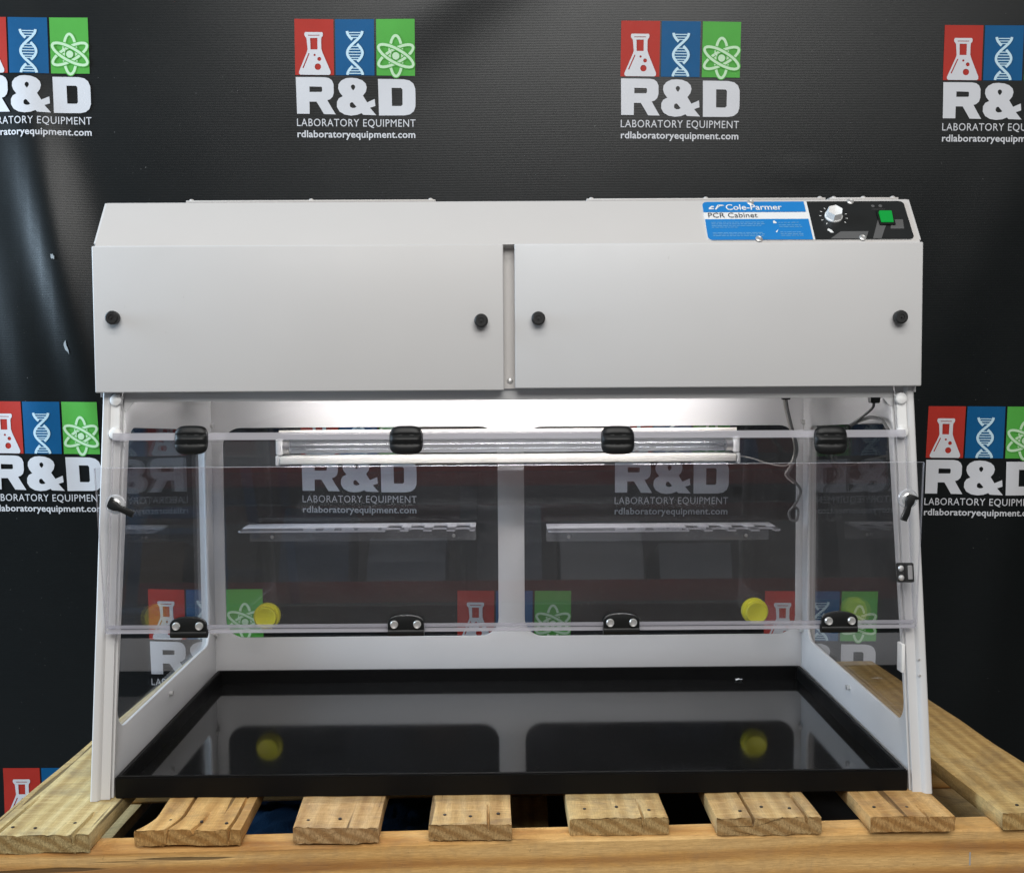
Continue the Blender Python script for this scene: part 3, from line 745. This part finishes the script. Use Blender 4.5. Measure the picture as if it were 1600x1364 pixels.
# lower hinges: domed tab with two bright screws
def hinge_low(x):
    out = []
    hw = .0208
    pts = [(-hw, -.0045), (hw, -.0045), (hw, .0085)] + [(hw*.97*math.cos(t)-0, .0085+.0085*math.sin(t)**.8) for t in [math.pi*k/14 for k in range(1, 14)]] + [(-hw, .0085)]
    bm = nb(); me = flat([pts], .0020, .0008)
    q0 = fpt(x, .018)
    upv = (fpt(0, 1)-fpt(0, 0)).normalized()
    add_mesh(bm, me, lambda c: q0+Vector((c.x, 0, 0))+upv*c.y+fn*(.0034+c.z)); bmesh.ops.remove_doubles(bm, verts=bm.verts[:], dist=1e-6)
    cyl(bm, q0+Vector((-hw, 0, 0))-upv*.003+fn*.002, q0+Vector((hw, 0, 0))-upv*.003+fn*.002, .0052, n=18)
    h = fin('shield_hinge', bm, 'black_plastic', cab)
    for sx in (-1, 1):
        bm = nb(); c = q0+Vector((sx*.0132, 0, 0))+upv*.0070+fn*.0062
        lathe(bm, c, fn, [(-.001, .0046), (.0012, .0046), (.0026, .0036), (.0032, .0040), (.0022, .0012), (.0022, 0)], 16); fin('hinge_screw', bm, 'chrome', h)
for x in (-.371, -.1215, .1267, .3786): hinge_low(x)
# clamp knobs
def clamp(x, ang):
    c = fpt(x, .787, 0)
    bm = nb(); lathe(bm, c+fn*.0005, fn, [(0, .0108), (.0012, .0112), (.0036, .0112), (.0048, .0104), (.0048, 0)], 30)
    k = fin('clamp_disc', bm, 'knob_clear', fs)
    bm = nb(); lathe(bm, c+fn*.0056, fn, [(0, .0072), (.0012, .0072), (.0024, .0056), (.0026, 0)], 16); fin('clamp_washer', bm, 'chrome', fs)
    bm = nb(); a = math.radians(ang); d = Vector((math.cos(a), 0, math.sin(a))); e = Vector((-math.sin(a), 0, math.cos(a)))
    pts = [(-.006, -.0028), (-.003, -.0046), (.003, -.0046), (.007, -.0030), (.016, -.0030), (.0245, -.0036), (.0245, .0030), (.015, .0040), (.007, .0030), (.003, .0046), (-.002, .0046), (-.0035, .0085), (-.0058, .0080), (-.0065, .003)]
    me = flat([pts], .0022, .0008); add_mesh(bm, me, lambda q: c+fn*(.0115+q.z)+d*q.x+e*q.y); bmesh.ops.remove_doubles(bm, verts=bm.verts[:], dist=1e-6)
    cyl(bm, c+fn*.0078, c+fn*.0095, .0040, n=14)
    fin('clamp_lever', bm, 'black_plastic', fs)
clamp(-.4475, -24); clamp(.4525, -108)
# latch on the right edge
bm = nb(); cz = .2483
def latch_box(bm, x0, x1, z0, z1, o0, o1, bev):
    vs = bmesh.ops.create_cube(bm, size=1)['verts']
    for v in vs:
        c = v.co.copy(); v.co = lp(x0+(c.x+.5)*(x1-x0), z0+(c.z+.5)*(z1-z0), o0+(.5-c.y)*(o1-o0))
    bmesh.ops.bevel(bm, geom=list({e for v in vs for e in v.link_edges}), offset=bev, segments=2, affect='EDGES')
latch_box(bm, .4478, .4660, .2378, .2600, .0180, .0225, .0008); latch_box(bm, .4560, .4660, .2378, .2600, .0226, .0258, .0008)
lt = fin('latch', bm, 'black_plastic', cab)
bm = nb(); latch_box(bm, .4585, .4638, .2412, .2570, .0259, .0272, .0005); fin('latch_plate', bm, 'aluminium', lt)
for z in (.2538, .2430):
    bm = nb(); lathe(bm, lp(.4520, z, .0225), LN, [(0, .0034), (.001, .0034), (.0022, .0024), (.0026, 0)], 14); fin('latch_screw', bm, 'chrome', lt)
# ultraviolet tube fixture in front of the back panel
bm = nb()
box(bm, -.345, .345, .4150, .4688, .3965, .3990, .0004); box(bm, -.345, .345, .4150, .4165, .3990, .4030, .0004)
uf = fin('lamp_fixture', bm, 'cream', cab)
bm = nb(); box(bm, -.340, .340, .4450, .4465, .3662, .3963); box(bm, -.34, .34, .432, .4449, .3925, .3935)
fin('reflector', bm, 'reflector_white', uf)
bm = nb(); box(bm, -.3435, .3435, .408, .4445, .3518, .3640, .0018, 3); fin('housing', bm, 'cream', uf)
for s in (-1, 1):
    bm = nb(); box(bm, s*.3495 if s < 0 else .3445, -.3445 if s < 0 else .3495, .409, .440, .3500, .3650, .001)
    box(bm, -.3498 if s < 0 else .340, -.340 if s < 0 else .3498, .4125, .4370, .3655, .3900, .0025, 3)
    fin('end_socket', bm, 'white_plastic', uf)
    bm = nb(); cyl(bm, (s*.3398, .4245, .3770), (s*.330, .4245, .3770), .0105, n=20); fin('tube_cap', bm, 'aluminium', uf)
    bm = nb()
    for dy in (-.004, .004): cyl(bm, (s*.330, .4245+dy, .3770), (s*.309, .4245+dy, .3770), .0008, n=6)
    cyl(bm, (s*.309, .4205, .3770), (s*.309, .4285, .3770), .0012, n=6)
    fin('electrode', bm, 'cable_grey', uf)
bm = nb(); cyl(bm, (-.330, .4245, .3770), (.330, .4245, .3770), .0098, n=28, caps=False); cyl(bm, (-.330, .4245, .3770), (.330, .4245, .3770), .0088, n=28, caps=False)
fin('glass_tube', bm, 'tube_glass', uf)
# white lamp under the hood, behind the header
bm = nb(); cyl(bm, (-.32, .345, .4655), (.32, .345, .4655), .0075, n=16); lm = fin('work_lamp', bm, 'lamp_glow', cab)
for s in (-1, 1):
    bm = nb(); box(bm, min(s*.3215, s*.333), max(s*.3215, s*.333), .334, .356, .455, .4855, .001); fin('lamp_socket', bm, 'white_plastic', lm)
# shelves with pipette notches
def shelf(x0, x1, n0, n1, cnt, z):
    pitch = (n1-n0)/cnt
    def comb(yf, yb, deep, r):
        pts = [(x0, yb), (x0, yf+.004), (x0+.004, yf)]
        for k in range(cnt):
            cx = n0+pitch*(k+.5)
            pts += [(cx-r, yf)] + [(cx-r*math.cos(t), yf+deep+.006*math.sin(t)) for t in [math.pi*q/8 for q in range(1, 8)]] + [(cx+r, yf)]
        return pts + [(x1-.004, yf), (x1, yf+.004), (x1, yb)]
    bm = nb(); add_mesh(bm, flat([comb(.4130, .4600, .026, pitch*.32)], .0012, .0003), lambda c: Vector((c.x, c.y, z+c.z))); bmesh.ops.remove_doubles(bm, verts=bm.verts[:], dist=1e-6)
    sh = fin('pipette_shelf', bm, 'shelf_top', cab)
    bm = nb(); add_mesh(bm, flat([comb(.3830, .4128, .018, pitch*.32)], .0011, .0003), lambda c: Vector((c.x, c.y, z-.0003+c.z))); bmesh.ops.remove_doubles(bm, verts=bm.verts[:], dist=1e-6)
    bmesh.ops.recalc_face_normals(bm, faces=bm.faces[:])
    for f in bm.faces: f.material_index = 1 if abs(f.normal.z) < .9 else 0
    fin('notched_lip', bm, ['window_acrylic', 'acrylic_edge'], sh, False)
    bm = nb(); box(bm, x0, x1, .4605, .4635, z-.026, z+.0012, .0004); fin('shelf_flange', bm, 'smoked', sh)
    for x in (x0+.035, x1-.035):
        bm = nb(); lathe(bm, (x, .4605, z-.019), (0, -1, 0), [(0, .0028), (.0012, .0024), (.0018, 0)], 10); fin('shelf_screw', bm, 'chrome', sh)
def mk_shelf():
    t = NT('shelf_top')
    tr = t.n('ShaderNodeBsdfTransparent'); tr.inputs[0].default_value = (.8, .8, .82, 1)
    b = t.n('ShaderNodeBsdfPrincipled'); b.inputs['Base Color'].default_value = (.74, .74, .76, 1); b.inputs['Roughness'].default_value = .3
    m = t.n('ShaderNodeMixShader'); m.inputs[0].default_value = .55
    t.l(tr.outputs[0], m.inputs[1]); t.l(b.outputs[0], m.inputs[2]); t.l(m.outputs[0], t.out.inputs[0]); M['shelf_top'] = t.m
mk_shelf()
shelf(-.402, -.0505, -.190, -.052, 4, .2545); shelf(.0585, .4050, .262, .402, 4, .2515)
# yellow port plugs
for x, z in ((-.3795, .1091), (.3866, .1109)):
    bm = nb(); lathe(bm, (x, .4775, z), (0, -1, 0), [(0, .0205), (.0095, .0205), (.0110, .0195), (.0112, .0172), (.0170, .0168), (.0200, .0166), (.0212, .0155), (.0206, .0140), (.0200, 0)], 36); fin('port_plug', bm, 'yellow_plastic', cab)
# cables and their strain reliefs
def relief_plug(x, y, z):
    bm = nb()
    vs = bmesh.ops.create_cube(bm, size=1)['verts']
    for v in vs:
        k = .0068 if v.co.z > 0 else .0055; v.co = Vector((x+v.co.x*2*k, y+v.co.y*2*k, z+(v.co.z-.5)*.0135))
    bmesh.ops.bevel(bm, geom=bm.edges[:], offset=.0008, segments=2, affect='EDGES'); fin('strain_relief', bm, 'black_plastic', cab)
relief_plug(.4151, .40, .4580); relief_plug(.4490, .105, .4600)
for x, y in ((.4151, .40), (.4490, .105)):
    bm = nb(); cyl(bm, (x, y, .4582), (x, y, .4860), .006, n=12); fin('grommet_stem', bm, 'black_plastic', cab)
ca = [(.4151, .40, .4470), (.4181, .40, .4297), (.424, .40, .4058), (.4309, .40, .3817), (.4399, .43, .3623), (.4332, .43, .3428), (.4265, .43, .3291), (.4393, .43, .3163), (.4463, .43, .3035), (.4386, .43, .2849), (.4289, .43, .2721), (.4319, .43, .2603), (.4407, .43, .2602), (.4426, .43, .275), (.4357, .43, .2819)]
bm = nb(); tube(bm, ca, .0021); fin('power_cable', bm, 'cable_grey', cab)
ca2 = [(x-.0035, y+.001, z) for x, y, z in ca[:8]]
bm = nb(); tube(bm, ca2, .0013); fin('power_cable', bm, 'cable_light', cab)
bm = nb(); tube(bm, [(.3475, .42, .3600), (.3693, .42, .3557), (.3936, .42, .3478), (.418, .42, .3437), (.4315, .425, .3494)], .0012); fin('lamp_lead', bm, 'cable_light', cab)
bm = nb(); tube(bm, [(.4490, .105, .4470), (.4484, .11, .4400), (.4420, .13, .4285), (.4390, .165, .4171)], .0017); fin('power_cable', bm, 'cable_grey', cab)
bm = nb(); tube(bm, [(.4390, .165, .4171), (.4440, .14, .4240), (.4490, .115, .4285), (.4535, .09, .4260), (.4555, .072, .4150)], .0021); fin('power_cable', bm, 'cable_grey', cab)

# ------------------------------------------------------------------ storage rack across the aisle, seen only as reflections in the clear shield
plain('rack_red', (.34, .035, .022), .45, 0, .5, 0, 300, .2, 12)
plain('rack_steel', (.10, .11, .12), .5, .3)
plain('carton_grey', (.42, .46, .54), .6); plain('carton_white', (.72, .73, .76), .6); plain('instrument_blue', (.14, .22, .36), .5); plain('carton_brown', (.40, .27, .15), .8)
plain('ladder_blue', (.03, .12, .26), .45)
rack = empty('storage_rack', label='steel storage rack with dark red beams, mirrored in the clear front shield', category='rack')
RY = -3.25
for x in (-1.75, -.15, 1.55):
    for y in (RY, RY-.7):
        bm = nb(); box(bm, x-.035, x+.035, y-.03, y+.03, -.5995, 1.75, .004); fin('upright', bm, 'rack_steel', rack)
for z in (.10, .62, 1.10):
    for y in (RY+.0315, RY-.7315):
        bm = nb(); box(bm, -1.80, 1.60, y-.001 if y > RY else y-.02, y+.02 if y > RY else y, z, z+.085, .004); fin('beam', bm, 'rack_red', rack)
    bm = nb(); box(bm, -1.80, 1.60, RY-.69, RY-.035, z+.0855, z+.098); fin('shelf_deck', bm, 'rack_steel', rack)
rr = random.Random(4)
NM = [('storage_carton', 'carton_brown', 'brown carton', 'box'), ('storage_carton', 'carton_grey', 'grey carton', 'box'), ('storage_carton', 'carton_white', 'white carton', 'box'),
      ('bench_instrument', 'carton_grey', 'grey slope-fronted instrument', 'instrument'), ('bench_instrument', 'carton_white', 'white slope-fronted instrument', 'instrument'),
      ('bench_instrument', 'instrument_blue', 'blue slope-fronted instrument', 'instrument'), ('bench_instrument', 'rack_steel', 'dark slope-fronted instrument', 'instrument')]
for z, lev in ((.10, 'lowest'), (.62, 'middle'), (1.10, 'top')):
    order = NM[:]; rr.shuffle(order); x = -1.66
    for nm, mt, lb, ct in order:
        w_ = rr.uniform(.24, .38); h_ = rr.uniform(.16, .34); d_ = rr.uniform(.3, .5); y0 = RY-.07-rr.uniform(0, .08)
        pr = [(0, 0), (0, h_*.45), (-.08, h_), (-d_, h_), (-d_, 0)] if ct == 'instrument' else [(0, 0), (0, h_), (-d_, h_), (-d_, 0)]
        bm = nb(); add_mesh(bm, flat([pr], w_/2), lambda c: Vector((x+w_/2+c.z, y0+c.x, z+.0985+c.y)))
        bmesh.ops.remove_doubles(bm, verts=bm.verts[:], dist=1e-6)
        fin(nm, bm, mt, None, False, label=lb+' on the '+lev+' shelf of the mirrored storage rack', category=ct, group='goods on the rack shelves')
        x += w_+rr.uniform(.06, .15)

bm = nb(); g = [[bm.verts.new((.352+.011*i/4+.001*random.random(), .4500+.006*j/3, .0066+.0022*random.random())) for i in range(5)] for j in range(4)]
for j in range(3):
    for i in range(4): bm.faces.new((g[j][i], g[j][i+1], g[j+1][i+1], g[j+1][i]))
fin('paper_scrap', bm, 'label_white', label='tiny crumpled white paper scrap lying in the back of the black tray', category='scrap')
lad = empty('step_ladder', label='blue step ladder standing open, mirrored in the clear front shield', category='ladder')
for sx in (-1, 1):
    for yf, yt in ((-2.55, -2.80), (-3.10, -2.86)):
        bm = nb(); cyl(bm, (-1.24+sx*.24, yf, -.598), (-1.24+sx*.15, yt, .98), .022, n=10); fin('ladder_rail', bm, 'ladder_blue', lad)
for k in range(5):
    t = (k+.8)/5.3; y = -2.55-.25*t; z = -.6+1.58*t; w_ = .24-.09*t
    bm = nb(); box(bm, -1.24-w_, -1.24+w_, y-.05, y+.03, z-.012, z+.012, .003); fin('ladder_step', bm, 'ladder_blue', lad)
